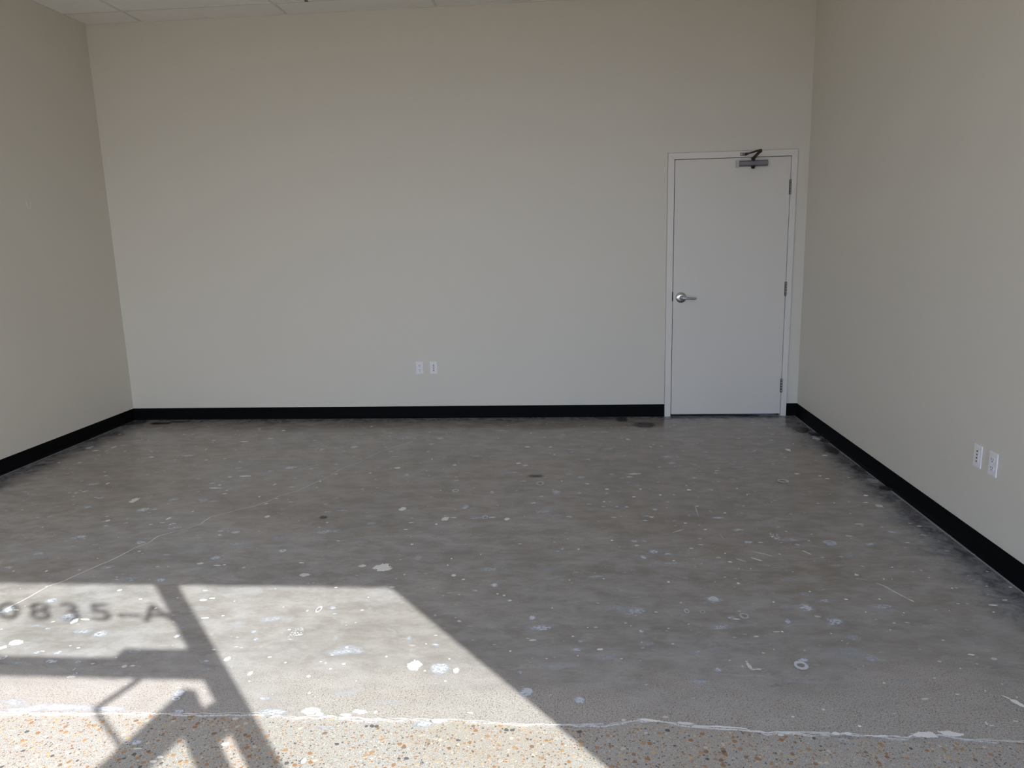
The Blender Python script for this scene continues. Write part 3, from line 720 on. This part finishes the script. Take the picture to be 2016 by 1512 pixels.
# ------------------------------------------------------------------ glass front behind the viewer (it throws the shadows on the floor)
YI = YF+0.08
front = tag(empty('window_1', (0, YF, 0)), 'dark framed glass front behind the viewer whose shadow falls across the floor', 'window', kind='structure')
def fpart(name, bm, mat, parent=front, **kw):
    o = link(name, bm, mat, parent, **kw)
    if parent is front: o.matrix_parent_inverse = Matrix.Translation((0, -YF, 0))
    return o
ML0, ML1 = 4.700, 4.750                               # mullion between entrance door and right-hand light
JL = 5.797                                            # right-hand jamb
DL0, DL1 = 3.700, 3.750                               # mullion on the left of the entrance door
bm = bmesh.new()
for a, b in ((0.0, 0.06), (1.85, 1.90), (DL0, DL1), (ML0, ML1), (JL, WD)): box(bm, a, b, YF, YI, -0.006, ZH)
fpart('mullion_frame', bm, M_alu)
bm = bmesh.new(); box(bm, 0, WD, YF, YI, ZH, ZH+0.05); fpart('head_rail', bm, M_alu)
bm = bmesh.new(); box(bm, DL1, ML0, YF, YI, 2.140, 2.185); fpart('transom_bar', bm, M_alu)
bm = bmesh.new()
for a, b in ((0.06, 1.85), (1.90, DL0), (ML1, JL)): box(bm, a, b, YF, YI, -0.006, 0.06)
fpart('sill_rail', bm, M_alu)
for a, b, z in ((0.06, 1.85, 0.06), (1.90, DL0, 0.06), (ML1, JL, 0.06), (DL1, ML0, 2.185)):
    bm = bmesh.new(); box(bm, a, b, YE-0.003, YE+0.003, z, ZH); fpart('glass_pane', bm, M_glass)
# numerals on the transom pane
for ch, x in (('0', 3.954), ('8', 4.096), ('3', 4.233), ('5', 4.368), ('-', 4.491), ('A', 4.616)):
    cu = bpy.data.curves.new('address_numeral', 'FONT'); cu.body = ch; cu.size = 0.176; cu.align_x = 'CENTER'
    cu.offset = 0.004; cu.extrude = 0.0004
    o = bpy.data.objects.new('address_numeral', cu); C.objects.link(o)
    o.data.materials.append(M_vinyl)
    o.parent = front; o.matrix_parent_inverse = Matrix.Translation((0, -YF, 0))
    o.rotation_euler = (PI/2, 0, 0); o.location = (x, YE-0.0040, 2.456); o.scale = (2.0 if ch == '-' else 1.2, 1, 1)
# entrance door leaf, swung open outwards
D = Vector((-0.147, -0.989, 0)); Nn = Vector((-0.989, 0.147, 0))
P0 = Vector((4.687, -6.490, 0))
ed = tag(empty('door_2', (4.687, -6.49, 0)), 'glass entrance door behind the viewer, standing open outwards', 'door', kind='structure')
def leaf(bm, s0, s1, z0, z1, t0=0.0, t1=0.045):
    P = [P0 + D*s0 + Nn*t0, P0 + D*s1 + Nn*t0, P0 + D*s1 + Nn*t1, P0 + D*s0 + Nn*t1]
    prism(bm, [(p.x, p.y) for p in P], 'z', z0, z1)
def epart(name, bm, mat, **kw):
    o = link(name, bm, mat, ed, **kw); o.matrix_parent_inverse = Matrix.Translation((-4.687, 6.49, 0)); return o
LW, DT = 0.925, 2.128
bm = bmesh.new(); leaf(bm, 0, 0.080, 0.012, DT); epart('hinge_stile', bm, M_alu)
bm = bmesh.new(); leaf(bm, LW-0.08, LW, 0.012, DT); epart('lock_stile', bm, M_alu)
bm = bmesh.new(); leaf(bm, 0.080, LW-0.08, DT-0.110, DT); epart('top_rail', bm, M_alu)
bm = bmesh.new(); leaf(bm, 0.080, LW-0.08, 0.012, 0.20); epart('bottom_rail', bm, M_alu)
bm = bmesh.new(); leaf(bm, 0.080, LW-0.08, 0.20, DT-0.110, 0.019, 0.026); epart('glass_pane', bm, M_glass)
for z in (1.97, 1.07, 0.20):
    bm = bmesh.new(); box(bm, 4.672, 4.712, -6.500, -6.440, z-0.055, z+0.055); epart('hinge', bm, M_alu)
# overhead closer of the entrance door
bm = bmesh.new(); prism(bm, [(4.315, 2.125), (4.66, 2.125), (4.66, 2.186), (4.33, 2.186)], 'y', YI, YI+0.065); epart('closer_body', bm, M_alu)
bm = bmesh.new()
tube(bm, [(4.455, YI+0.03, 2.118), (4.44, -6.43, 2.118), (4.392, -6.598, 2.118)], 0.013, 10, 0.6)
tube(bm, [(4.392, -6.598, 2.112), (4.536, -6.722, 2.112), (4.612, -6.79, 2.112)], 0.010, 10, 0.7)
epart('closer_arm', bm, M_alu)

# ------------------------------------------------------------------ outside
bm = bmesh.new(); box(bm, -30, 36, -40, YF-0.02, -0.12, -0.006)
tag(link('pavement', bm, M_pave), 'pale sunlit pavement outside the entrance', 'pavement', kind='structure')

# ------------------------------------------------------------------ light: low sun from behind on the right, open sky
sun = bpy.data.lights.new('sun', 'SUN'); sun.energy = SUN; sun.angle = math.radians(0.40); sun.color = (1.0, 0.985, 0.96)
so = bpy.data.objects.new('sun', sun); C.objects.link(so)
so.rotation_euler = Vector((-0.96, 1.1636, -1.0)).to_track_quat('-Z', 'Y').to_euler()
w = bpy.data.worlds.new('open_sky'); bpy.context.scene.world = w; w.use_nodes = True
nt = w.node_tree; nt.nodes.clear()
sky = nt.nodes.new('ShaderNodeTexSky'); sky.sky_type = 'NISHITA'; sky.sun_disc = False
sky.sun_elevation = math.radians(33.5); sky.sun_rotation = math.atan2(0.96, -1.1636)
sky.air_density = 1.0; sky.dust_density = 2.5; sky.ozone_density = 1.0
haze = nt.nodes.new('ShaderNodeMix'); haze.data_type = 'RGBA'; haze.inputs[0].default_value = SKY_MIX
nt.links.new(sky.outputs[0], haze.inputs[6]); 
tc = nt.nodes.new('ShaderNodeTexCoord'); sx = nt.nodes.new('ShaderNodeSeparateXYZ'); nt.links.new(tc.outputs['Generated'], sx.inputs[0])
grad = nt.nodes.new('ShaderNodeMix'); grad.data_type = 'RGBA'
mr = nt.nodes.new('ShaderNodeMapRange'); mr.inputs['From Max'].default_value = 0.55; nt.links.new(sx.outputs[2], mr.inputs[0])
nt.links.new(mr.outputs[0], grad.inputs[0]); grad.inputs[6].default_value = SKY_LOW; grad.inputs[7].default_value = SKY_COL
nt.links.new(grad.outputs[2], haze.inputs[7])
bg = nt.nodes.new('ShaderNodeBackground'); bg.inputs['Strength'].default_value = SKY
wo = nt.nodes.new('ShaderNodeOutputWorld')
nt.links.new(haze.outputs[2], bg.inputs[0]); nt.links.new(bg.outputs[0], wo.inputs[0])

# ------------------------------------------------------------------ camera
cam = bpy.data.cameras.new('camera'); co = bpy.data.objects.new('camera', cam); C.objects.link(co)
cam.sensor_width = 36.0; cam.lens = 36.0*1447.13/2016; cam.clip_start = 0.02
p, yw, ro = 0.19045, 0.08052, -0.02552
fw = Vector((-math.sin(yw)*math.cos(p), math.cos(yw)*math.cos(p), -math.sin(p)))
r0 = Vector((math.cos(yw), math.sin(yw), 0)); u0 = r0.cross(fw)
ri = math.cos(ro)*r0 + math.sin(ro)*u0; up = -math.sin(ro)*r0 + math.cos(ro)*u0
m = Matrix((ri, up, -fw)).transposed().to_4x4(); m.translation = (3.95412, -6.22868, 1.49942)
co.matrix_world = m
S = bpy.context.scene; S.camera = co
S.view_settings.view_transform = 'Standard'; S.view_settings.look = 'None'
S.view_settings.gamma = 1.0; S.view_settings.use_curve_mapping = False
S.view_settings.exposure = EXPO
S.cycles.max_bounces = 10; S.cycles.diffuse_bounces = 8; S.cycles.transparent_max_bounces = 16
S.cycles.sample_clamp_indirect = 6.0; S.cycles.use_denoising = True
